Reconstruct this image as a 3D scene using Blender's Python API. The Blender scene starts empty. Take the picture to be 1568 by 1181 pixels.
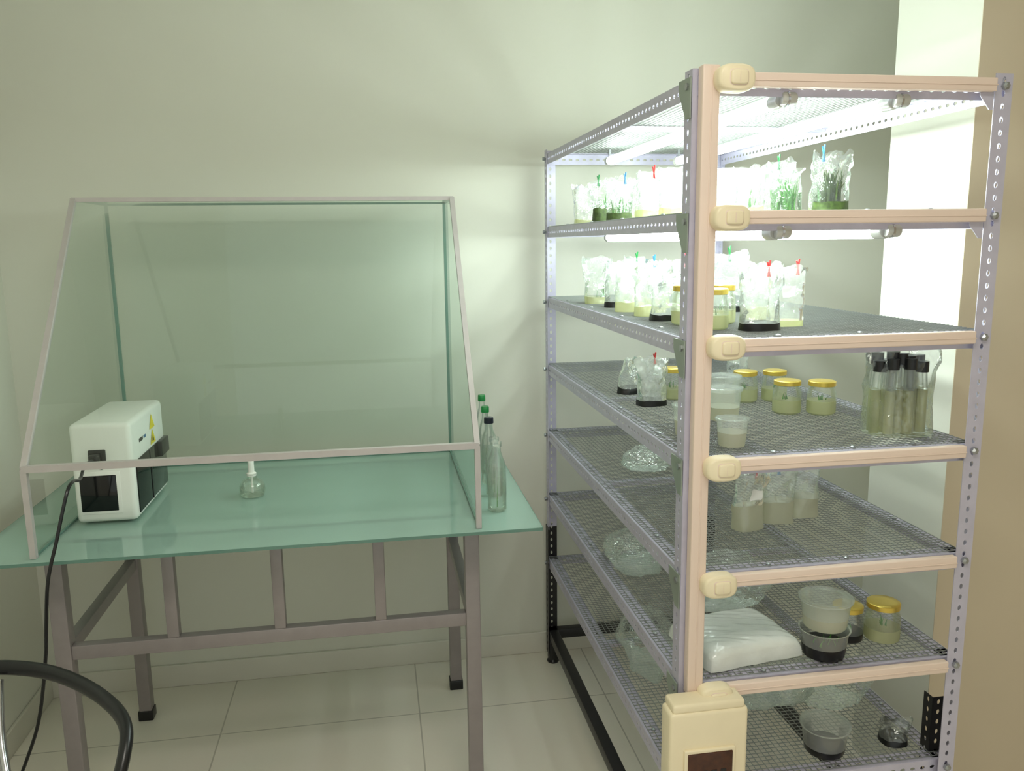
import bpy, math, random
from mathutils import Vector, Matrix, noise
random.seed(7)
scene=bpy.context.scene
COL=scene.collection
scene.view_settings.view_transform='Standard'

# ---------------------------------------------------------------- materials
def srgb(r,g,b):
    f=lambda c:(c/255/12.92) if c/255<=0.04045 else ((c/255+0.055)/1.055)**2.4
    return (f(r),f(g),f(b),1)
def mat_pr(name,col,rough=.5,metal=0,noise_amt=.06,nscale=12,bump=0,bscale=60,spec=.5,alpha=1,coat=0):
    m=bpy.data.materials.new(name);m.use_nodes=True;nt=m.node_tree;b=nt.nodes['Principled BSDF']
    b.inputs['Roughness'].default_value=rough;b.inputs['Metallic'].default_value=metal
    b.inputs['Specular IOR Level'].default_value=spec;b.inputs['Alpha'].default_value=alpha
    b.inputs['Coat Weight'].default_value=coat
    tc=nt.nodes.new('ShaderNodeTexCoord');n=nt.nodes.new('ShaderNodeTexNoise');n.inputs['Scale'].default_value=nscale;n.inputs['Detail'].default_value=3
    nt.links.new(tc.outputs['Object'],n.inputs['Vector'])
    r=nt.nodes.new('ShaderNodeValToRGB')
    a=tuple(c*(1-noise_amt) for c in col[:3])+(1,);c2=tuple(min(1,c*(1+noise_amt)) for c in col[:3])+(1,)
    r.color_ramp.elements[0].color=a;r.color_ramp.elements[1].color=c2
    r.color_ramp.elements[0].position=.3;r.color_ramp.elements[1].position=.7
    nt.links.new(n.outputs['Fac'],r.inputs['Fac']);nt.links.new(r.outputs['Color'],b.inputs['Base Color'])
    if bump:
        n2=nt.nodes.new('ShaderNodeTexNoise');n2.inputs['Scale'].default_value=bscale;nt.links.new(tc.outputs['Object'],n2.inputs['Vector'])
        bp=nt.nodes.new('ShaderNodeBump');bp.inputs['Strength'].default_value=bump;bp.inputs['Distance'].default_value=.003
        nt.links.new(n2.outputs['Fac'],bp.inputs['Height']);nt.links.new(bp.outputs['Normal'],b.inputs['Normal'])
    return m
def mat_sheet(name,tint,gloss_max=.5,gloss_base=.04,rough=.02,diff=0,diffcol=(1,1,1,1),bump=0,bscale=40,ior=1.45):
    """thin transparent sheet: tinted transparency + fresnel gloss + a little haze"""
    m=bpy.data.materials.new(name);m.use_nodes=True;nt=m.node_tree;nt.nodes.clear()
    out=nt.nodes.new('ShaderNodeOutputMaterial');tr=nt.nodes.new('ShaderNodeBsdfTransparent');tr.inputs[0].default_value=tint
    gl=nt.nodes.new('ShaderNodeBsdfGlossy');gl.inputs['Roughness'].default_value=rough;gl.inputs[0].default_value=(.95,1,.97,1)
    lw=nt.nodes.new('ShaderNodeFresnel');lw.inputs['IOR'].default_value=ior
    mp=nt.nodes.new('ShaderNodeMapRange');mp.inputs['To Min'].default_value=gloss_base;mp.inputs['To Max'].default_value=gloss_max
    nt.links.new(lw.outputs[0],mp.inputs['Value'])
    mx=nt.nodes.new('ShaderNodeMixShader')
    base=tr.outputs[0]
    if diff:
        df=nt.nodes.new('ShaderNodeBsdfDiffuse');df.inputs[0].default_value=diffcol
        tl=nt.nodes.new('ShaderNodeBsdfTranslucent');tl.inputs[0].default_value=diffcol
        ad=nt.nodes.new('ShaderNodeMixShader');ad.inputs[0].default_value=.5
        nt.links.new(df.outputs[0],ad.inputs[1]);nt.links.new(tl.outputs[0],ad.inputs[2])
        m2=nt.nodes.new('ShaderNodeMixShader')
        tc=nt.nodes.new('ShaderNodeTexCoord');n=nt.nodes.new('ShaderNodeTexNoise');n.inputs['Scale'].default_value=bscale
        nt.links.new(tc.outputs['Object'],n.inputs['Vector'])
        m3=nt.nodes.new('ShaderNodeMapRange');m3.inputs['From Min'].default_value=.3;m3.inputs['From Max'].default_value=.7
        k=.5 if bscale>10 else .92
        m3.inputs['To Min'].default_value=diff*k;m3.inputs['To Max'].default_value=min(1,diff*(2-k))
        nt.links.new(n.outputs['Fac'],m3.inputs['Value']);nt.links.new(m3.outputs[0],m2.inputs[0])
        nt.links.new(base,m2.inputs[1]);nt.links.new(ad.outputs[0],m2.inputs[2]);base=m2.outputs[0]
        if bump:
            bp=nt.nodes.new('ShaderNodeBump');bp.inputs['Strength'].default_value=bump;bp.inputs['Distance'].default_value=.01
            nt.links.new(n.outputs['Fac'],bp.inputs['Height']);nt.links.new(bp.outputs[0],gl.inputs['Normal'])
    nt.links.new(mp.outputs[0],mx.inputs[0]);nt.links.new(base,mx.inputs[1]);nt.links.new(gl.outputs[0],mx.inputs[2])
    nt.links.new(mx.outputs[0],out.inputs[0])
    return m
M={}
M['wall']=mat_pr('wall_paint',srgb(223,222,210),.65,noise_amt=.012,nscale=1.5,spec=.3)
M['pier']=mat_pr('beige_wall_paint',srgb(204,190,166),.65,noise_amt=.015,nscale=2,spec=.3)
M['ceil']=mat_pr('ceiling_paint',srgb(225,228,218),.8,noise_amt=.01)
M['base']=mat_pr('baseboard_tile',srgb(222,218,206),.3,noise_amt=.03,nscale=4)
M['frame']=mat_pr('grey_brown_painted_steel',srgb(148,140,140),.38,metal=.2,noise_amt=.04,nscale=30)
M['alu']=mat_pr('aluminium_channel',srgb(188,182,180),.4,metal=.2,noise_amt=.04,nscale=25)
M['rack']=mat_pr('lavender_grey_slotted_steel',srgb(194,190,208),.4,metal=.2,noise_amt=.05,nscale=30)
M['wire']=mat_pr('galvanised_wire',srgb(150,154,150),.4,metal=.5,noise_amt=.06)
M['gusset']=mat_pr('gusset_steel',srgb(150,160,150),.4,metal=.3)
M['cream']=mat_pr('cream_pvc_trunking',srgb(234,212,198),.35,noise_amt=.012,nscale=10)
M['cream2']=mat_pr('cream_abs_plastic',srgb(240,226,194),.35,noise_amt=.02,nscale=20)
M['black']=mat_pr('black_painted_steel',srgb(26,25,27),.4,noise_amt=.1)
M['blackp']=mat_pr('black_plastic',srgb(18,18,20),.3,noise_amt=.1)
M['blackg']=mat_pr('black_gloss_panel',srgb(8,8,10),.08,noise_amt=.1)
M['white']=mat_pr('white_abs_plastic',srgb(238,238,232),.35,noise_amt=.015)
M['yellow']=mat_pr('yellow_sticker',srgb(235,215,40),.5)
M['blue']=mat_pr('blue_print',srgb(60,110,150),.5)
M['brownwin']=mat_pr('smoked_brown_window',srgb(70,36,20),.1,noise_amt=.3,nscale=60)
M['gold']=mat_pr('gold_lid',srgb(222,194,92),.28,metal=.6,noise_amt=.05)
M['chrome']=mat_pr('chrome',srgb(200,200,205),.15,metal=1,noise_amt=.03)
M['capsil']=mat_pr('tube_holder_plastic',srgb(190,190,184),.3,noise_amt=.03,metal=.3)
M['bolt']=mat_pr('bolt_zinc',srgb(165,168,170),.3,metal=.8)
M['green']=mat_pr('plantlet_green',srgb(74,140,52),.5,noise_amt=.3,nscale=80)
M['dgreen']=mat_pr('dark_plantlet',srgb(66,84,36),.6,noise_amt=.4,nscale=90)
M['bmed']=mat_pr('charcoal_medium',srgb(12,13,14),.35,noise_amt=.3)
M['agar']=mat_sheet('agar_gel',(.88,.88,.66,1),.4,.05,.08,diff=.68,diffcol=(.72,.73,.47,1),ior=1.35,bscale=4)
M['beige']=mat_sheet('beige_medium',(.88,.88,.8,1),.4,.05,.1,diff=.75,diffcol=(.74,.73,.60,1),ior=1.35,bscale=4)
M['greencap']=mat_pr('green_cap',srgb(20,120,55),.35)
M['navy']=mat_pr('navy_cap',srgb(20,26,40),.35)
M['red']=mat_pr('red_peg',srgb(190,50,50),.4)
M['pegb']=mat_pr('blue_peg',srgb(50,120,170),.4)
M['label']=mat_pr('paper_label',srgb(232,232,226),.6)
M['water']=mat_sheet('water_fill',(.95,.97,.94,1),.3,.04,.03,diff=.12,diffcol=(.8,.9,.75,1),ior=1.33,bscale=4)
M['glass']=mat_sheet('hood_glass',(.90,.942,.922,1),.75,.03,.012)
M['gedge']=mat_pr('glass_cut_edge',srgb(96,132,120),.2,noise_amt=.05)
M['jglass']=mat_sheet('jar_glass',(.985,.993,.985,1),.7,.05,.03,diff=.08,diffcol=(.9,.95,.9,1),bscale=4)
M['bag']=mat_sheet('crinkled_clear_bag',(.985,.995,.99,1),.85,.09,.16,diff=.16,diffcol=(.92,.96,.94,1),bump=.8,bscale=45)
M['bagc']=mat_sheet('clear_pouch_film',(.985,.995,.99,1),.75,.06,.12,diff=.07,diffcol=(.92,.96,.94,1),bump=.8,bscale=45)
M['bagw']=mat_sheet('milky_bag',(.97,.98,.97,1),.8,.10,.2,diff=.30,diffcol=(.9,.93,.9,1),bump=.8,bscale=35)
M['foam']=mat_pr('foam_packet_film',srgb(222,226,220),.22,noise_amt=.04,nscale=20,bump=.6,bscale=55,coat=.5)
M['tub']=mat_sheet('translucent_pp_tub',(.97,.98,.97,1),.7,.05,.15,diff=.26,diffcol=(.9,.92,.9,1),bscale=4)
def tabletop_mat():
    m=bpy.data.materials.new('teal_frosted_table_glass');m.use_nodes=True;nt=m.node_tree;b=nt.nodes['Principled BSDF']
    b.inputs['Base Color'].default_value=srgb(172,202,192);b.inputs['Roughness'].default_value=.05;b.inputs['Specular IOR Level'].default_value=.9
    tr=nt.nodes.new('ShaderNodeBsdfTransparent');tr.inputs[0].default_value=(.82,.93,.88,1)
    mx=nt.nodes.new('ShaderNodeMixShader');n=nt.nodes.new('ShaderNodeTexNoise');n.inputs['Scale'].default_value=3
    mp=nt.nodes.new('ShaderNodeMapRange');mp.inputs['To Min'].default_value=.60;mp.inputs['To Max'].default_value=.70
    nt.links.new(n.outputs['Fac'],mp.inputs['Value']);nt.links.new(mp.outputs[0],mx.inputs[0])
    nt.links.new(tr.outputs[0],mx.inputs[1]);nt.links.new(b.outputs[0],mx.inputs[2])
    nt.links.new(mx.outputs[0],nt.nodes['Material Output'].inputs[0]);return m
M['ttop']=tabletop_mat()
def floor_mat():
    m=bpy.data.materials.new('cream_floor_tile');m.use_nodes=True;nt=m.node_tree;b=nt.nodes['Principled BSDF']
    tc=nt.nodes.new('ShaderNodeTexCoord');mpn=nt.nodes.new('ShaderNodeMapping');mpn.inputs['Location'].default_value=(.567,-2.62,0)
    nt.links.new(tc.outputs['Object'],mpn.inputs[0])
    br=nt.nodes.new('ShaderNodeTexBrick');br.offset=0;br.inputs['Scale'].default_value=1
    br.inputs['Brick Width'].default_value=.66;br.inputs['Row Height'].default_value=.66;br.inputs['Mortar Size'].default_value=.0025
    br.inputs['Mortar Smooth'].default_value=.1
    br.inputs['Color1'].default_value=srgb(238,231,218);br.inputs['Color2'].default_value=srgb(234,227,214);br.inputs['Mortar'].default_value=srgb(194,187,175)
    nt.links.new(mpn.outputs[0],br.inputs['Vector'])
    n=nt.nodes.new('ShaderNodeTexNoise');n.inputs['Scale'].default_value=3;n.inputs['Detail'].default_value=5;nt.links.new(tc.outputs['Object'],n.inputs['Vector'])
    mx=nt.nodes.new('ShaderNodeMix');mx.data_type='RGBA';mx.blend_type='MULTIPLY';mx.inputs[0].default_value=.06
    nt.links.new(br.outputs['Color'],mx.inputs[6]);nt.links.new(n.outputs['Color'],mx.inputs[7]);nt.links.new(mx.outputs[2],b.inputs['Base Color'])
    b.inputs['Roughness'].default_value=.2;return m
M['floor']=floor_mat()
def tube_mat():
    m=bpy.data.materials.new('lit_fluorescent_tube');m.use_nodes=True;b=m.node_tree.nodes['Principled BSDF']
    b.inputs['Base Color'].default_value=(1,1,1,1);b.inputs['Emission Color'].default_value=(.86,1,.94,1);b.inputs['Emission Strength'].default_value=36;return m
M['tube']=tube_mat()

# ---------------------------------------------------------------- mesh builder
class MB:
    def __init__(s): s.v=[];s.f=[];s.m=[];s.sm=[];s.mats=[]
    def mi(s,k):
        if k not in s.mats: s.mats.append(k)
        return s.mats.index(k)
    def add(s,vs,fs,mat,smooth=False):
        o=len(s.v);s.v+= [tuple(v) for v in vs];i=s.mi(mat)
        for f in fs: s.f.append([o+k for k in f]);s.m.append(i);s.sm.append(smooth)
    def box(s,a,b,mat,bev=0,M4=None):
        x0,y0,z0=a;x1,y1,z1=b
        if x0>x1:x0,x1=x1,x0
        if y0>y1:y0,y1=y1,y0
        if z0>z1:z0,z1=z1,z0
        if bev<=0:
            vs=[(x,y,z) for z in(z0,z1) for y in(y0,y1) for x in(x0,x1)]
            fs=[(0,2,3,1),(4,5,7,6),(0,1,5,4),(2,6,7,3),(0,4,6,2),(1,3,7,5)]
            if M4: vs=[tuple(M4@Vector(v)) for v in vs]
            s.add(vs,fs,mat);return
        import bmesh
        bm=bmesh.new();bmesh.ops.create_cube(bm,size=1)
        for v in bm.verts: v.co=Vector(((x0+x1)/2+v.co.x*(x1-x0),(y0+y1)/2+v.co.y*(y1-y0),(z0+z1)/2+v.co.z*(z1-z0)))
        bmesh.ops.bevel(bm,geom=list(bm.edges),offset=bev,segments=3,affect='EDGES',profile=.5)
        bm.verts.index_update()
        vs=[v.co.copy() for v in bm.verts]
        if M4: vs=[M4@v for v in vs]
        fs=[[v.index for v in f.verts] for f in bm.faces];bm.free();s.add(vs,fs,mat,True)
    def lathe(s,c,prof,mat,seg=24,axis='z',cap=True,capb=True):
        vs=[];fs=[];n=len(prof)
        for i,(r,h) in enumerate(prof):
            for k in range(seg):
                a=2*math.pi*k/seg
                p=(r*math.cos(a),r*math.sin(a),h)
                if axis=='y':p=(p[0],h,p[1])
                if axis=='x':p=(h,p[0],p[1])
                vs.append((c[0]+p[0],c[1]+p[1],c[2]+p[2]))
        for i in range(n-1):
            for k in range(seg):
                k2=(k+1)%seg;fs.append((i*seg+k,i*seg+k2,(i+1)*seg+k2,(i+1)*seg+k))
        if cap:
            if capb: fs.append(tuple(range(seg))[::-1])
            fs.append(tuple(range((n-1)*seg,n*seg)))
        s.add(vs,fs,mat,True)
    def sweep(s,pts,r,mat,seg=10,flat=1.0):
        pts=[Vector(p) for p in pts];vs=[];fs=[];up=Vector((0,0,1))
        prev=None
        for i,p in enumerate(pts):
            t=(pts[min(i+1,len(pts)-1)]-pts[max(i-1,0)]).normalized()
            if prev is None:
                a=t.cross(up)
                if a.length<.1:a=t.cross(Vector((1,0,0)))
                a.normalize()
            else:
                a=prev-t*prev.dot(t)
                a.normalize()
            prev=a;b=t.cross(a)
            for k in range(seg):
                an=2*math.pi*k/seg;vs.append(p+a*math.cos(an)*r+b*math.sin(an)*r*flat)
        for i in range(len(pts)-1):
            for k in range(seg):
                k2=(k+1)%seg;fs.append((i*seg+k,i*seg+k2,(i+1)*seg+k2,(i+1)*seg+k))
        fs.append(tuple(range(seg))[::-1]);fs.append(tuple(range((len(pts)-1)*seg,len(pts)*seg)))
        s.add(vs,fs,mat,True)
    def obj(s,name,parent=None,origin=None):
        me=bpy.data.meshes.new(name);o0=Vector(origin) if origin else Vector((0,0,0))
        me.from_pydata([tuple(Vector(v)-o0) for v in s.v],[],s.f)
        for k in s.mats: me.materials.append(M[k])
        for p,i,sm in zip(me.polygons,s.m,s.sm): p.material_index=i;p.use_smooth=sm
        me.update();import bmesh
        bm=bmesh.new();bm.from_mesh(me);bmesh.ops.recalc_face_normals(bm,faces=bm.faces);bm.to_mesh(me);bm.free()
        if any(s.sm):
            try: me.set_sharp_from_angle(angle=math.radians(40))
            except Exception: pass
        ob=bpy.data.objects.new(name,me);COL.objects.link(ob);ob.location=o0
        if parent: ob.parent=parent;ob.matrix_parent_inverse=parent.matrix_world.inverted()
        return ob
def empty(name,loc=(0,0,0)):
    e=bpy.data.objects.new(name,None);COL.objects.link(e);e.location=loc;e.empty_display_size=.1
    bpy.context.view_layer.update();return e
def catmull(P,n=8):
    P=[Vector(p) for p in P];out=[];Q=[P[0]]+P+[P[-1]]
    for i in range(1,len(Q)-2):
        a,b,c,d=Q[i-1],Q[i],Q[i+1],Q[i+2]
        for k in range(n):
            t=k/n;out.append(.5*((2*b)+(c-a)*t+(2*a-5*b+4*c-d)*t*t+(3*b-a-3*c+d)*t**3))
    out.append(P[-1]);return out

# ---------------------------------------------------------------- room
XL=-1.215;YB=2.974;XR=2.5;YF=-1.6;H=2.75;PX=1.446;PY=1.85;PT=.33
def wallbox(name,a,b,mat):
    m=MB();m.box(a,b,mat);return m.obj(name)
wallbox('floor',(XL-.1,YF,-.1),(XR+.1,YB+.1,0),'floor')
wallbox('ceiling',(XL-.1,YF,H),(XR+.1,YB+.1,H+.1),'ceil')
wallbox('wall_back',(XL-.1,YB,0),(XR+.1,YB+.1,H),'wall')
wallbox('wall_left',(XL-.1,YF,0),(XL,YB,H),'wall')
m=MB();m.box((PX,PY+.002,0),(XR,PY+PT,H),'wall');m.box((PX,PY,0),(XR,PY+.002,H),'pier');m.obj('wall_pier')
wallbox('wall_right',(XR,YF,0),(XR+.1,YB,H),'pier')
def baseb(name,a,b):
    m=MB();m.box(a,b,'base',bev=.003);return m.obj(name)
baseb('baseboard_back',(XL,YB-.012,0),(XR,YB,.085))
baseb('baseboard_left',(XL,YF,0),(XL+.012,YB-.012,.085))
baseb('baseboard_pier',(PX,PY-.012,0),(XR-.01,PY,.085))

# ---------------------------------------------------------------- table
TZ=.8708
table=empty('glass_top_table',(-.3,2.45,0))
t=MB();lw=.02
LX=(-.834,.234);LY=(2.155,2.771)
for x in LX:
    for y in LY:
        t.box((x-lw,y-lw,.0),(x+lw,y+lw,TZ-.008),'frame',bev=.002)
        t.box((x-lw-.004,y-lw-.004,0),(x+lw+.004,y+lw+.004,.035),'blackp',bev=.003)
for y in LY: t.box((LX[0]+lw,y-.015,TZ-.043),(LX[1]-lw,y+.015,TZ-.008),'frame',bev=.002)
for x in LX:
    t.box((x-.015,LY[0]+lw,TZ-.043),(x+.015,LY[1]-lw,TZ-.008),'frame',bev=.002)
    t.box((x-.015,LY[0]+lw,.547),(x+.015,LY[1]-lw,.583),'frame',bev=.002)
t.box((LX[0]+lw,LY[0]-.015,.545),(LX[1]-lw,LY[0]+.015,.583),'frame',bev=.002)
for x in(-.562,-.288,-.020): t.box((x-.015,LY[0]-.014,.583),(x+.015,LY[0]+.014,TZ-.043),'frame',bev=.002)
t.obj('steel_frame',table)
t=MB()
t.box((-.99,1.994,TZ-.008),(.404,2.90,TZ),'ttop')
t.obj('glass_top',table)
t=MB()
t.box((-.99,1.9925,TZ-.008),(.404,1.994,TZ),'gedge');t.box((.404,1.994,TZ-.008),(.4055,2.90,TZ),'gedge')
t.box((-.9915,1.994,TZ-.008),(-.99,2.90,TZ),'gedge')
t.obj('glass_top_edge',table)

# ---------------------------------------------------------------- glass hood
hood=empty('glass_hood',(-.29,2.4,TZ))
e0,e1=-.8324,.2449;yf,yb=2.0231,2.8335;zb,zt=1.0918,1.7348;yt=2.54;z0=TZ+.001
g=MB()
g.add([(e0,yb,z0),(e1,yb,z0),(e1,yb,zt),(e0,yb,zt)],[(0,1,2,3)],'glass')
for x in(e0,e1):
    g.add([(x,yf,z0),(x,yf,zb),(x,yt,zt),(x,yb,zt),(x,yb,z0)],[(0,1,2,3,4)],'glass')
g.add([(e0,yt,zt),(e1,yt,zt),(e1,yb,zt),(e0,yb,zt)],[(0,1,2,3)],'glass')
g.add([(e0,yf,zb),(e1,yf,zb),(e1,yt,zt),(e0,yt,zt)],[(0,1,2,3)],'glass')
g.obj('glass_panes',hood)
g=MB()
def strip(p,q,w,mat):
    p=Vector(p);q=Vector(q);d=(q-p);L=d.length;rot=d.to_track_quat('Z','Y').to_matrix().to_4x4()
    g.box((-w/2,-w/2,0),(w/2,w/2,L),mat,M4=Matrix.Translation(p)@rot)
a=.014
for x in(e0+.004,e1-.004):
    strip((x,yf,z0),(x,yf,zb),a,'alu');strip((x,yf,zb),(x,yt,zt),a,'alu')
    strip((x,yt,zt),(x,yb,zt),.008,'gedge')
strip((e0,yf,zb),(e1,yf,zb),.016,'alu');strip((e0,yt,zt),(e1,yt,zt),.012,'alu')
strip((e0,yb,zt),(e1,yb,zt),.007,'gedge')
for x in(e0+.004,e1-.004):
    strip((x,yb-.004,z0),(x,yb-.004,zt),.009,'gedge')
    strip((x,yf+.01,z0+.003),(x,yb,z0+.003),.005,'gedge')
strip((e0,yb-.003,z0+.003),(e1,yb-.003,z0+.003),.005,'gedge')
g.obj('hood_channels',hood)

# ---------------------------------------------------------------- white device
d=MB();dx0,dx1,dy0,dy1,dz0,dz1=-.806,-.652,2.25,2.585,TZ,1.147
d.box((dx0,dy0,dz0+.006),(dx1,dy1,dz1),'white',bev=.014)
for x in(dx0+.03,dx1-.03):
    for y in(dy0+.04,dy1-.04): d.lathe((x,y,dz0),[(.012,0),(.012,.012)],'blackp',12)
d.box((dx0+.014,dy0-.0015,dz0+.03),(dx0+.118,dy0+.004,dz0+.146),'white',bev=.001)
d.box((dx0+.016,dy0-.003,dz0+.038),(dx0+.108,dy0+.004,dz0+.136),'blackg',bev=.002)
d.box((dx1-.004,dy0+.018,dz0+.022),(dx1+.003,dy1-.008,dz0+.165),'blackg',bev=.002)
d.box((dx1-.004,dy0+.15,dz0+.022),(dx1+.0045,dy0+.158,dz0+.165),'blackp')
d.box((dx1-.002,dy0+.07,dz0+.205),(dx1+.001,dy0+.105,dz0+.215),'blackp')
d.box((dx1-.002,dy0+.115,dz0+.206),(dx1+.001,dy0+.135,dz0+.214),'blue')
xs=dx1+.0015
for(k,zz) in((.055,.172),(.055,.216)):
    d.add([(xs,dy0+.175,dz0+zz),(xs,dy0+.175+k,dz0+zz),(xs,dy0+.175+k/2,dz0+zz+.042)],[(0,1,2)],'yellow')
d.add([(xs+.001,dy0+.193,dz0+.179),(xs+.001,dy0+.211,dz0+.179),(xs+.001,dy0+.202,dz0+.197)],[(0,1,2)],'blackp')
d.box((dx1-.002,dy0+.24,dz0+.12),(dx1+.014,dy0+.325,dz0+.165),'blackp',bev=.003)
d.box((dx0+.045,dy0-.006,dz0+.17),(dx0+.088,dy0+.004,dz0+.206),'blackp',bev=.003)
d.box((dx0+.052,dy0-.03,dz0+.174),(dx0+.078,dy0-.004,dz0+.198),'blackp',bev=.005)
d.lathe((dx0+.075,dy0-.003,dz0+.158),[(.006,0),(.006,.004)],'blackp',10,axis='y')
d.obj('benchtop_sterilizer',origin=(-.73,2.4,TZ))
c=MB()
c.sweep(catmull([(-.741,2.218,1.057),(-.745,2.17,1.056),(-.735,2.10,1.04),(-.725,2.03,1.055),(-.722,1.985,1.05),(-.73,1.965,1.01),(-.749,1.955,.934),(-.775,1.95,.84),(-.79,1.95,.73),(-.80,1.95,.648),(-.829,1.95,.5),(-.87,1.95,.39),(-.93,1.95,.26),(-1.0,1.97,.12),(-1.05,2.0,.02),(-1.08,2.1,.006),(-1.1,2.4,.006)],8),.0042,'blackp',8)
c.obj('power_cable',origin=(-.8,1.95,.5))

# ---------------------------------------------------------------- spirit lamp
s=MB();sc=(-.381,2.434,TZ+.0005)
s.lathe(sc,[(.022,0),(.033,.003),(.037,.018),(.036,.032),(.028,.046),(.015,.054),(.013,.064),(.016,.068)],'jglass',32)
s.lathe(sc,[(.020,.002),(.031,.004),(.0345,.018),(.033,.026)],'water',32)
s.lathe(sc,[(.014,.062),(.014,.07),(.009,.073),(.009,.105),(.006,.108)],'white',20)
s.lathe(sc,[(.003,.01),(.003,.064)],'white',8)
s.obj('spirit_lamp',origin=sc)

# ---------------------------------------------------------------- bottles
def blade(m,c,h,lean,ang,w,mat):
    vs=[];n=5
    for i in range(n):
        t_=i/(n-1);r=lean*t_*t_;x=c[0]+math.cos(ang)*r;y=c[1]+math.sin(ang)*r;z=c[2]+h*t_*(1-.15*t_)
        ww=w*(1-t_*.9);px,py=-math.sin(ang)*ww,math.cos(ang)*ww
        vs+=[(x-px,y-py,z),(x+px,y+py,z)]
    m.add(vs,[(2*i,2*i+1,2*i+3,2*i+2) for i in range(n-1)],mat)
def plant(m,c,n,h,spread,mat='green',w=.0022,rad=.012):
    for _ in range(n):
        a=random.uniform(0,6.28);r=random.uniform(0,rad)
        blade(m,(c[0]+math.cos(a)*r,c[1]+math.sin(a)*r,c[2]),h*random.uniform(.5,1),spread*random.uniform(.2,1),random.uniform(0,6.28),w*random.uniform(.6,1.4),mat)
def bottle(x,y,h,r,cap,fill,name='reagent_bottle'):
    m=MB();c=(x,y,TZ+.0005)
    m.lathe(c,[(r*.8,0),(r,.006),(r,h*.62),(r*.85,h*.72),(r*.5,h*.82),(r*.45,h*.93),(r*.52,h*.935),(r*.52,h*.95)],'jglass',28)
    m.lathe(c,[(r*.76,.003),(r*.94,.007),(r*.94,h*fill)],'water',28)
    if cap: m.lathe(c,[(r*.58,h*.92),(r*.60,h*.93),(r*.58,h*1.0),(r*.5,h*1.01)],cap,24)
    else: m.lathe(c,[(r*.56,h*.93),(r*.58,h*.94),(r*.56,h*1.0)],'jglass',24)
    blade(m,(x,y,TZ+.01),h*.5,.01,1,.0015,'green')
    m.obj(name,origin=c)
bottle(.309,2.155,.195,.026,None,.45)
bottle(.322,2.29,.175,.026,None,.45)
bottle(.325,2.42,.205,.025,'navy',.5)
bottle(.330,2.54,.215,.022,'greencap',.4)
bottle(.335,2.66,.23,.021,'greencap',.4)

# ---------------------------------------------------------------- rack
AXL=.605;BXR=1.257;AY=1.52;CY=2.905
ZL=[1.891,1.6409,1.3945,1.1524,.907,.6628,.4114]
rack=empty('slotted_angle_shelving_rack',(.93,2.2,0))
def flange(m,o,L,dirL,dirW,W,mat,pitch=.025,ra=.0065,rw=.0042,off=.5):
    o=Vector(o);dL=Vector(dirL);dW=Vector(dirW);n=max(1,int(round(L/pitch)));p=L/n
    vs=[];fs=[]
    for i in range(n):
        b=len(vs);c=o+dL*(p*(i+.5))+dW*(W*off)
        out=[(-.5,0,),(-.5,1),(0,1),(.5,1),(.5,.0),(0.5,-1),(0,-1),(-.5,-1)]
        for (l,w) in out:
            ww={0:off*W,1:W,-1:0}[int(w)] ;vs.append(o+dL*(p*(i+.5+l))+dW*ww)
        for k in range(8):
            a=math.atan2({0:0,1:1,-1:-1}[int(out[k][1])],out[k][0]*2)
            vs.append(c+dL*(ra*math.cos(a))+dW*(rw*math.sin(a)))
        for k in range(8):
            k2=(k+1)%8;fs.append((b+k,b+k2,b+8+k2,b+8+k))
    m.add(vs,fs,mat)
def angle(m,o,L,dirL,u,v,W,mat):
    flange(m,o,L,dirL,u,W,mat);flange(m,o,L,dirL,v,W,mat)
def solid(ob,t_=.0018):
    md=ob.modifiers.new('thickness','SOLIDIFY');md.thickness=t_;md.offset=0
p=MB();W=.038;PH=1.915
ZB=.13
angle(p,(AXL-.004,AY+.007,ZB),PH-ZB,(0,0,1),(1,0,0),(0,1,0),W,'rack')
angle(p,(BXR,AY-.010,ZB),PH-ZB,(0,0,1),(-1,0,0),(0,1,0),W,'rack')
angle(p,(AXL,CY,.54),PH-.54,(0,0,1),(1,0,0),(0,-1,0),W,'rack')
angle(p,(BXR,CY,.54),PH-.54,(0,0,1),(-1,0,0),(0,-1,0),W,'rack')
solid(p.obj('slotted_posts',rack))
p=MB()
for(x,u) in((AXL-.003,1),(BXR+.003,-1)): angle(p,(x,CY+.003,.04),.51,(0,0,1),(u,0,0),(0,-1,0),.042,'black')
angle(p,(BXR-.033,AY+.03,.04),.52,(0,0,1),(1,0,0),(0,1,0),.03,'black')
solid(p.obj('black_lower_posts',rack))
p=MB()
for i,z in enumerate(ZL):
    zt_=z+.010
    for(x,u) in((AXL+.003,1),(BXR-.003,-1)): angle(p,(x,AY+.01,zt_),CY-AY-.02,(0,1,0),(0,0,-1),(u,0,0),.035,'rack')
    for(y,v) in((AY+.004,1),(CY-.004,-1)): angle(p,(AXL+.005,y,zt_),BXR-AXL-.01,(1,0,0),(0,0,-1),(0,v,0),.035,'rack')
solid(p.obj('slotted_rails',rack))
p=MB()
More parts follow.
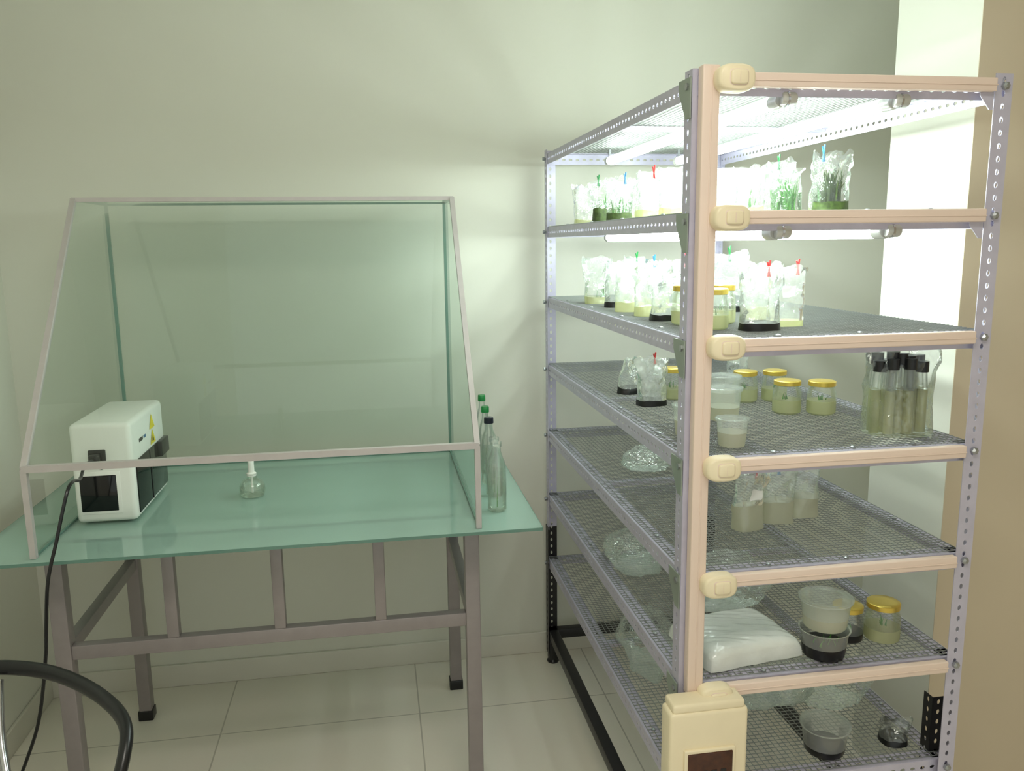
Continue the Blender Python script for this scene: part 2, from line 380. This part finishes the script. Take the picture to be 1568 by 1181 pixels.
for i,z in enumerate(ZL):
    for y in(AY+.022,CY-.02):
        p.lathe((AXL-.012,y,z-.006),[(.007,0),(.007,.006),(.004,.012)],'bolt',6,axis='x')
    p.lathe((BXR-.018,AY-.018,z),[(.004,-.004),(.008,0),(.008,.006)],'bolt',6,axis='y')
    for y in(1.75,2.05,2.35,2.65):
        for x in(AXL+.022,BXR-.022): p.lathe((x,y,z+.011),[(.006,0),(.006,.004),(.003,.006)],'bolt',6)
    for x in(.80,.98,1.12): p.lathe((x,AY+.02,z+.011),[(.006,0),(.006,.004),(.003,.006)],'bolt',6)
    for(x,yy,sg) in((AXL-.006,AY+.008,1),):
        tri=[(x,yy,z+.01),(x,yy+.06,z+.01),(x,yy+.06,z-.01),(x,yy+.022,z-.065),(x,yy,z-.065)]
        vs=tri+[(q[0]-.0025,q[1],q[2]) for q in tri]
        p.add(vs,[(0,1,2,3,4),(9,8,7,6,5)]+[(k,(k+1)%5,5+(k+1)%5,5+k) for k in range(5)],'gusset')
for z in ZL[:2]:
    yy=AY-.0115;x=BXR-.04
    tri=[(x,yy,z-.012),(x-.030,yy,z-.012),(x-.030,yy,z-.018),(x-.008,yy,z-.045),(x,yy,z-.045)]
    vs=tri+[(q[0],q[1]+.0025,q[2]) for q in tri]
    p.add(vs,[(0,1,2,3,4),(9,8,7,6,5)]+[(k,(k+1)%5,5+(k+1)%5,5+k) for k in range(5)],'rack')
p.obj('bolts_and_gussets',rack)
p=MB();wt=.0007
for z in ZL:
    zz=z+.0125;x0,x1,y0,y1=AXL+.008,BXR-.008,AY+.012,CY-.012
    nx=int((x1-x0)/.0135);ny=int((y1-y0)/.0135)
    for i in range(nx+1):
        x=x0+(x1-x0)*i/nx;p.box((x-wt,y0,zz-wt),(x+wt,y1,zz+wt),'wire')
    for j in range(ny+1):
        y=y0+(y1-y0)*j/ny;p.box((x0,y-wt,zz-wt+.001),(x1,y+wt,zz+wt+.001),'wire')
    p.box((AXL+.005,2.19,zz-.012),(BXR-.005,2.215,zz-.0015),'rack')
p.obj('wire_mesh_decks',rack)
p=MB()
zb0,zb1=.10,.135
p.box((AXL,AY+.01,zb0),(AXL+.035,CY,zb1),'black',bev=.002);p.box((BXR-.035,AY+.01,zb0),(BXR,CY,zb1),'black',bev=.002)
p.box((AXL,CY-.035,zb0),(BXR,CY,zb1),'black',bev=.002);p.box((AXL,AY,zb0),(BXR,AY+.035,zb1),'black',bev=.002)
for x in(AXL,BXR-.035):
    for y in(AY,CY-.035):
        p.box((x,y,.012),(x+.035,y+.035,zb1),'black',bev=.002);p.lathe((x+.0175,y+.0175,0),[(.022,0),(.024,.006),(.018,.014)],'blackp',16)
p.obj('black_base_frame',rack)
p=MB()
p.box((.610,1.500,.66),(.644,1.524,1.918),'cream',bev=.003)
p.box((.626,1.4985,.66),(.6285,1.501,1.915),'cream',bev=.0008)
for i,z in enumerate(ZL[:6]):
    p.box((.695,1.496,z-.012),(1.214,1.513,z+.014),'cream',bev=.0025)
    p.box((.695,1.4945,z-.001),(1.214,1.497,z+.001),'cream',bev=.0006)
p.obj('cable_trunking',rack)
p=MB()
def rrect(cx,cz,w,h,y0,y1,mat,n=3.2,seg=40,inset=.004):
    vs=[];fs=[];rings=[(1,y1),(1,y0+inset),(.93,y0+inset*.3),(.82,y0)]
    for(k,y) in rings:
        for i in range(seg):
            a=2*math.pi*i/seg;ca,sa=math.cos(a),math.sin(a)
            vs.append((cx+math.copysign(abs(ca)**(2/n),ca)*w/2*k,y,cz+math.copysign(abs(sa)**(2/n),sa)*h/2*k))
    for r in range(len(rings)-1):
        for i in range(seg): j=(i+1)%seg;fs.append((r*seg+i,r*seg+j,(r+1)*seg+j,(r+1)*seg+i))
    fs.append(tuple(range(seg)));fs.append(tuple(range(3*seg,4*seg))[::-1])
    p.add(vs,fs,mat,True)
for i,z in enumerate(ZL[:6]):
    cx=.666
    rrect(cx,z,.073,.050,1.472,1.500,'cream2',n=2.9,inset=.008)
    rrect(cx+.002,z,.034,.026,1.467,1.476,'cream2',n=5,inset=.003)
    rrect(cx+.002,z,.037,.029,1.471,1.476,'cream',n=5,inset=.001)
    p.box((cx+.0015,1.4665,z-.009),(cx+.0025,1.469,z+.009),'cream')
p.obj('inline_switches',rack)
p=MB()
p.box((.553,1.445,.40),(.722,1.500,.655),'cream2',bev=.008)
p.box((.560,1.448,.652),(.715,1.500,.672),'cream2',bev=.006)
p.box((.583,1.438,.43),(.693,1.447,.575),'cream2',bev=.003)
p.box((.590,1.435,.45),(.686,1.440,.568),'brownwin',bev=.002)
for k in range(4): p.box((.600+k*.02,1.4345,.47),(.612+k*.02,1.4355,.53),'blackp')
p.obj('breaker_box',rack)
for z in(1.862,1.612):
    for x in(.783,1.02):
        p=MB();p.lathe((x,1.565,z),[(.0135,0),(.0135,1.135)],'tube',12,axis='y')
        p.obj('tube_lamp',rack)
        p=MB()
        for ya,yb2 in((1.535,1.567),(2.698,2.72)):
            p.lathe((x,ya,z),[(.012,0),(.0145,.003),(.0145,yb2-ya)],'capsil',18,axis='y')
        p.lathe((x-.004,1.53,z+.002),[(.011,0),(.0135,.003),(.0135,.026),(.011,.030)],'capsil',18,axis='x')
        p.lathe((x+.006,1.53,z+.002),[(.0145,0),(.0145,.004)],'chrome',18,axis='x')
        for ya in(1.545,2.71): p.box((x-.003,ya-.008,z),(x+.003,ya+.008,z+.036),'chrome')
        p.obj('tube_holder',rack)

# ---------------------------------------------------------------- shelf contents
def jar(x,y,z,r=.031,h=.082,fill=.35,med='agar',name='culture_jar',pl=6,rot=0):
    m=MB();c=(x,y,z)
    m.lathe(c,[(r*.85,0),(r*.98,.004),(r,.01),(r,h*.62),(r*.93,h*.74),(r*.86,h*.80),(r*.86,h*.88)],'jglass',28)
    m.lathe(c,[(r*.82,.0015),(r*.985,.0045),(r*1.006,.010),(r*1.006,h*fill)],med,28)
    m.lathe(c,[(r*.90,h*.85),(r*.95,h*.86),(r*.95,h*.98),(r*.88,h),(r*.5,h*1.0)],'gold',32)
    plant(m,(x,y,z+h*fill),pl,h*.3,.015,'green')
    m.obj(name,origin=c)
def tub(x,y,z,r=.05,h=.08,fill=.3,med='beige',lid=True,name='plastic_tub',mat='tub',pl=0):
    m=MB();c=(x,y,z)
    rf=lambda t_:r*(.83+.145*t_)
    m.lathe(c,[(rf(fill),h*fill),(r*.96,h*.9),(r*1.03,h*.91),(r*1.03,h*.95)],mat,32,cap=False)
    m.lathe(c,[(r*.80,0),(r*.83,.003),(rf(fill),h*fill)],med,32)
    if lid: m.lathe(c,[(r*1.04,h*.9),(r*1.06,h*.92),(r*1.06,h*.99),(r*.97,h),(r*.95,h*.975)],mat,32,capb=False)
    if pl: plant(m,(x,y,z+h*fill),pl,h*.35,.03,'green',rad=r*.7)
    m.obj(name,origin=c)
def bag(x,y,z,w=.075,h=.13,d=.045,med='agar',fill=.25,pl=0,yaw=None,mat='bag',peg=None,name='culture_bag',plm='green',plh=.5,slump=0,mb=None,label=False):
    if yaw is None: yaw=random.uniform(-.4,.4)
    m=mb or MB();sd=random.uniform(0,50);seg=40;n=18
    R=Matrix.Rotation(yaw,3,'Z')
    def shape(t_,a,k=1.0):
        sx=math.copysign(abs(math.cos(a))**.7,math.cos(a));sy=math.copysign(abs(math.sin(a))**.8,math.sin(a))
        hw=w/2*(.90+.18*t_)*k*(1-.10*math.sin(t_*math.pi));hd=(d/2*(1-t_)**.8+.004+.006*t_)*k
        top=1+.10*t_*t_*noise.noise(Vector((sx*2.2+sd,sy,0)))
        v=Vector((sx*hw,sy*hd,t_*h*top))
        nn=noise.noise_vector(Vector((v.x*28+sd,v.y*30,v.z*22)))+noise.noise_vector(Vector((v.x*80+sd,v.y*70,v.z*60)))*.5
        amp=(.002+.012*t_)*k
        v+=Vector((nn.x*amp*.8,nn.y*amp*1.3,nn.z*amp*.9 if t_>.1 else 0))
        v.x+=slump*t_*t_*h; v.y+=math.sin(v.x*60+sd)*.006*t_
        return v
    ts=[i/(n-1) for i in range(n)]
    if fill: ts=[fill+(1-fill)*i/(n-1) for i in range(n)]
    vs=[];fs=[]
    for t_ in ts:
        for k in range(seg): v=R@shape(t_,2*math.pi*k/seg);vs.append((x+v.x,y+v.y,z+max(v.z,0)))
    for i in range(n-1):
        for k in range(seg):k2=(k+1)%seg;fs.append((i*seg+k,i*seg+k2,(i+1)*seg+k2,(i+1)*seg+k))
    if not fill: fs.append(tuple(range(seg))[::-1])
    m.add(vs,fs,mat,False)
    if fill:
        vs=[];fs=[];nn_=6
        for i in range(nn_):
            t_=i/(nn_-1)*fill
            for k in range(seg): v=R@shape(t_,2*math.pi*k/seg,1.0);vs.append((x+v.x,y+v.y,z+max(v.z,0)))
        for i in range(nn_-1):
            for k in range(seg):k2=(k+1)%seg;fs.append((i*seg+k,i*seg+k2,(i+1)*seg+k2,(i+1)*seg+k))
        fs.append(tuple(range(seg))[::-1]);fs.append(tuple(range((nn_-1)*seg,nn_*seg)));m.add(vs,fs,med,True)
    if label:
        q=[]
        for j in range(5):
            t_=.52+.18*j/4
            for i in range(5):
                a=-math.pi/2-.28+.56*i/4;v=R@(shape(t_,a)+Vector((0,-.0025,0)));q.append((x+v.x,y+v.y,z+v.z))
        m.add(q,[(j*5+i,j*5+i+1,j*5+i+6,j*5+i+5) for j in range(4) for i in range(4)],'label')
    if pl: plant(m,(x,y,z+h*fill*.8),pl,h*plh,w*.3,plm,rad=w*.28,w=.003)
    if peg:
        a=(R@Vector((random.uniform(-.3,.3)*w,0,0)));px_,py_=x+a.x,y+a.y
        m.sweep([(px_,py_,z+h*.86),(px_+.004,py_,z+h*1.13)],.0022,peg,6)
        m.sweep([(px_+.005,py_,z+h*.86),(px_-.002,py_,z+h*1.1)],.0018,peg,6)
    if mb is None: m.obj(name,origin=(x,y,z))
def ridge(q,s,o=3):
    r=0;a=1;t=0
    for _ in range(o):
        r+=a*(1-2*abs(noise.noise(q*s)));t+=a;a*=.5;s*=2.1
    return r/t
def crumple(x,y,z,sx,sy,sz,mat='bagc',name='crumpled_plastic_bag'):
    import bmesh
    bm=bmesh.new();bmesh.ops.create_icosphere(bm,subdivisions=5,radius=1);sd=random.uniform(0,90);so=Vector((sd,sd*.3,0))
    m=MB();vs=[]
    for v in bm.verts:
        q=v.co.copy();r=.85+.28*noise.noise(q*1.3+so)+.20*ridge(q+so,1.6)
        q=q*r;zz=(q.z+.7)*.58+.05*noise.noise(q*7+so)
        vs.append((x+q.x*sx,y+q.y*sy,z+max(.0,zz)*sz))
    fs=[[v.index for v in f.verts] for f in bm.faces];bm.free();m.add(vs,fs,mat,False);m.obj(name,origin=(x,y,z))
def packet(x,y,z,sx,sy,h,yaw,mat,name):
    m=MB();vs=[];fs=[];N=70;R=Matrix.Rotation(yaw,3,'Z')
    def P(i,j,top):
        u=i/N*2-1;v=j/N*2-1
        e=(1-abs(u)**6)*(1-abs(v)**6)
        q=Vector((u*3,v*3,0))
        zz=h*(e**.3)*(.90+.05*ridge(q,.35,2)+.05*ridge(Vector((q.x*.6+q.y,q.y*.5,3)),1.6,2)) if top else 0
        k=1+.05*noise.noise(Vector((u*2,v*2,5)))
        w=R@Vector((u*sx/2*k,v*sy/2*k,max(zz,0)));return (x+w.x,y+w.y,z+w.z)
    for top in(1,0):
        for i in range(N+1):
            for j in range(N+1): vs.append(P(i,j,top))
    K=(N+1)*(N+1)
    for i in range(N):
        for j in range(N):
            a=i*(N+1)+j;fs.append((a,a+1,a+N+2,a+N+1));fs.append((K+a+N+1,K+a+N+2,K+a+1,K+a))
    m.add(vs,fs,mat,True);m.obj(name,origin=(x,y,z))

Z2,Z3,Z4,Z5,Z6,Z7=[z+.0145 for z in ZL[1:7]]
# level 2
bag(.695,2.68,Z2,.085,.125,.04,fill=.12)
bag(.712,2.52,Z2,.085,.13,.05,'dgreen',.33,14,mat='bagc',peg='greencap')
bag(.712,2.36,Z2,.085,.125,.05,'dgreen',.2,18,mat='bagc',peg='pegb')
bag(.81,2.60,Z2,.085,.13,.04,fill=.2,mat='bag')
bag(.748,2.20,Z2,.09,.13,.05,fill=.2,mat='bag',peg='red',label=True)
bag(.84,2.42,Z2,.09,.135,.05,fill=.2,mat='bagw',peg='pegb')
bag(.765,2.05,Z2,.085,.125,.05,fill=.2)
bag(.92,2.64,Z2,.085,.14,.04,fill=.2,mat='bagw')
bag(.94,2.36,Z2,.09,.14,.05,fill=.2,mat='bagw')
tub(.978,2.20,Z2,.062,.135,.4,'beige')
bag(.925,1.96,Z2,.08,.12,.05,fill=.2,pl=4)
bag(1.085,2.13,Z2,.09,.15,.05,fill=.15,pl=6,peg='greencap')
bag(1.02,1.95,Z2,.085,.118,.05,fill=.12,pl=90,plh=.85,mat='bagc')
bag(1.115,1.91,Z2,.095,.150,.06,fill=.22,pl=150,plm='dgreen',plh=.70,peg='pegb',med='dgreen',mat='bagc')
bag(1.17,2.05,Z2,.08,.14,.05,fill=.12,pl=40,plh=.6,mat='bagc')
# level 3
bag(.685,2.50,Z3,.085,.14,.05,fill=.15,pl=5)
bag(.705,2.34,Z3,.095,.13,.05,'bmed',.12)
bag(.79,2.46,Z3,.085,.14,.05,fill=.2,mat='bag',peg='greencap')
bag(.690,2.18,Z3,.09,.13,.05,fill=.2,mat='bagw',label=True)
bag(.80,2.27,Z3,.09,.135,.05,fill=.2,mat='bag',peg='pegb')
bag(.70,2.04,Z3,.09,.12,.05,fill=.2)
bag(.82,2.10,Z3,.09,.14,.05,fill=.2,mat='bag',peg='red')
bag(.70,1.91,Z3,.095,.115,.05,'bmed',.13,mat='bag')
jar(.705,1.80,Z3,.033,.09)
jar(.790,1.80,Z3,.033,.09)
jar(.725,1.69,Z3,.032,.088)
bag(.94,2.10,Z3,.095,.155,.05,'bmed',.1,peg='greencap')
bag(.81,1.645,Z3,.10,.13,.055,'bmed',.12,peg='red',yaw=.1)
bag(.90,1.71,Z3,.09,.13,.05,fill=.10,mat='bag',yaw=0,peg='red',label=True)
bag(.92,1.88,Z3,.09,.135,.05,fill=.2,mat='bagw')
# level 4
bag(.715,2.25,Z4,.08,.10,.05,'bmed',.18,slump=.2)
bag(.72,2.07,Z4,.09,.125,.055,'bmed',.12,yaw=.1,mat='bagw',peg='red')
jar(.805,2.14,Z4,.033,.088)
tub(.69,1.72,Z4,.040,.07,.5,'beige')
tub(.740,1.61,Z4,.034,.06,.5,'beige',lid=True)
tub(.89,2.00,Z4,.045,.085,.5,'beige')
tub(.83,1.86,Z4,.044,.08,.4,'beige')
bag(1.03,2.22,Z4,.07,.12,.05,'bmed',.14)
jar(1.015,1.895,Z4,.035,.084,.42)
jar(1.092,1.865,Z4,.035,.084,.42)
jar(1.06,2.05,Z4,.033,.084,.42)
jar(.98,2.06,Z4,.033,.084,.42)
m=MB();cx,cy_=1.150,1.645
random.seed(3)
for i in range(17):
    a=2*math.pi*i/17;rr=.058 if i%2 else .030
    bx_,by_=cx+math.cos(a)*rr*1.05,cy_+math.sin(a)*rr*.5;tx_,ty_=cx+math.cos(a)*rr*.95,by_
    H_=.155+random.uniform(-.014,.012)
    m.sweep([(bx_,by_,Z4+.1),(tx_,ty_,Z4+H_)],.0105,'jglass',12)
    m.sweep([(bx_,by_,Z4+.003),(bx_,by_,Z4+.1)],.0105,'agar',12)
    m.sweep([(tx_,ty_,Z4+H_-.006),(tx_,ty_,Z4+H_+.018)],.0135,'bmed',12)
bag(cx,cy_,Z4,.165,.205,.11,fill=0,yaw=-.1,mb=m,mat='bagc')
m.obj('test_tube_bag',origin=(cx,cy_,Z4))
random.seed(11)
# level 5
crumple(.79,2.30,Z5,.075,.07,.07,'bag')
bag(.855,1.76,Z5,.09,.135,.05,'beige',.42,yaw=.3,mat='bag',slump=.15,peg='red',label=True)
bag(.945,1.79,Z5,.09,.135,.05,'beige',.4,yaw=-.2,mat='bag',peg='pegb')
bag(1.030,1.82,Z5,.085,.14,.05,'beige',.35,yaw=0,mat='bag')
# level 6
crumple(.72,2.16,Z6,.09,.12,.11)
packet(.785,1.66,Z6,.235,.19,.052,.15,'foam','wrapped_foam_packet')
crumple(.84,1.87,Z6,.13,.08,.14,'bag')
tub(.965,1.585,Z6,.055,.068,.4,'bmed',lid=False,pl=10)
tub(.965,1.585,Z6+.0685,.056,.068,.4,'beige')
jar(1.055,1.64,Z6,.036,.085,.25,'bmed')
jar(1.135,1.625,Z6,.039,.092,.35)
# level 7
crumple(.72,2.05,Z7,.08,.15,.15)
crumple(.96,1.83,Z7,.12,.09,.12)
crumple(1.12,1.80,Z7,.10,.08,.13)
tub(.990,1.60,Z7,.054,.068,.25,'bmed',lid=True)
bag(1.165,1.60,Z7,.07,.06,.05,'bmed',.2,mat='bagc')

# ---------------------------------------------------------------- office chair
ch=empty('office_chair',(-.85,1.42,0))
c=MB()
right=[(-.85,1.785,.72),(-.76,1.765,.72),(-.672,1.715,.72),(-.575,1.63,.715),(-.51,1.55,.70),(-.497,1.49,.665),(-.515,1.44,.60),(-.56,1.41,.52),(-.62,1.40,.45)]
left=[(-1.70-q[0],q[1],q[2]) for q in right[::-1]]
left=[(max(q[0],-1.19),q[1],q[2]) for q in left]
c.sweep(catmull(left[:-1]+right,8),.016,'blackp',14,flat=.75)
c.obj('arm_bow',ch)
c=MB()
c.box((-1.06,1.20,.43),(-.64,1.60,.49),'blackp',bev=.025)
c.box((-.98,1.28,.40),(-.72,1.52,.432),'blackp',bev=.005)
c.obj('seat',ch)
c=MB()
c.sweep(catmull([(-.82,1.765,.70),(-.80,1.70,.60),(-.76,1.62,.49),(-.75,1.56,.425)],8),.009,'chrome',12)
c.sweep(catmull([(-.90,1.765,.70),(-.91,1.70,.60),(-.94,1.62,.49),(-.95,1.56,.425)],8),.009,'chrome',12)
c.lathe((-.85,1.40,.10),[(.035,0),(.035,.12),(.02,.125),(.02,.31)],'chrome',20)
c.obj('chrome_supports',ch)
c=MB()
for k in range(5):
    a=2*math.pi*k/5+.3;ex,ey=-.85+.25*math.cos(a),1.40+.25*math.sin(a)
    c.sweep([(-.85,1.40,.115),(-.85+.12*math.cos(a),1.40+.12*math.sin(a),.10),(ex,ey,.075)],.018,'blackp',10)
    c.lathe((ex-.011,ey,.026),[(.020,0),(.026,.003),(.026,.019),(.020,.022)],'blackp',16,axis='x')
    c.lathe((ex,ey,.05),[(.006,0),(.006,.03)],'chrome',8)
c.obj('star_base',ch)

# ---------------------------------------------------------------- lights
def area(name,loc,rot,sx,sy,e,col):
    l=bpy.data.lights.new(name,'AREA');l.shape='RECTANGLE';l.size=sx;l.size_y=sy;l.energy=e;l.color=col
    o=bpy.data.objects.new(name,l);COL.objects.link(o);o.location=loc;o.rotation_euler=rot;return o
area('ceiling_panel_light',(.1,.3,H-.03),(0,0,0),1.2,.6,23,(1,.95,.85))
w=bpy.data.worlds.new('room_daylight');scene.world=w;w.use_nodes=True
bg=w.node_tree.nodes['Background'];bg.inputs[0].default_value=(.90,.94,.87,1);bg.inputs[1].default_value=.84

# ---------------------------------------------------------------- camera
F=1256.32;yaw,pitch,roll=.1632,.1725,-.0132
fwd=Vector((math.sin(yaw)*math.cos(pitch),math.cos(yaw)*math.cos(pitch),-math.sin(pitch)))
rt=Vector((math.cos(yaw),-math.sin(yaw),0));up=rt.cross(fwd)
r2=rt*math.cos(roll)+up*math.sin(roll);u2=-rt*math.sin(roll)+up*math.cos(roll)
cd=bpy.data.cameras.new('camera');co=bpy.data.objects.new('camera',cd);COL.objects.link(co)
co.matrix_world=Matrix(((r2.x,u2.x,-fwd.x,0),(r2.y,u2.y,-fwd.y,0),(r2.z,u2.z,-fwd.z,1.6),(0,0,0,1)))
cd.sensor_fit='HORIZONTAL';cd.sensor_width=36;cd.lens=36*F/1568;cd.clip_start=.05
scene.camera=co
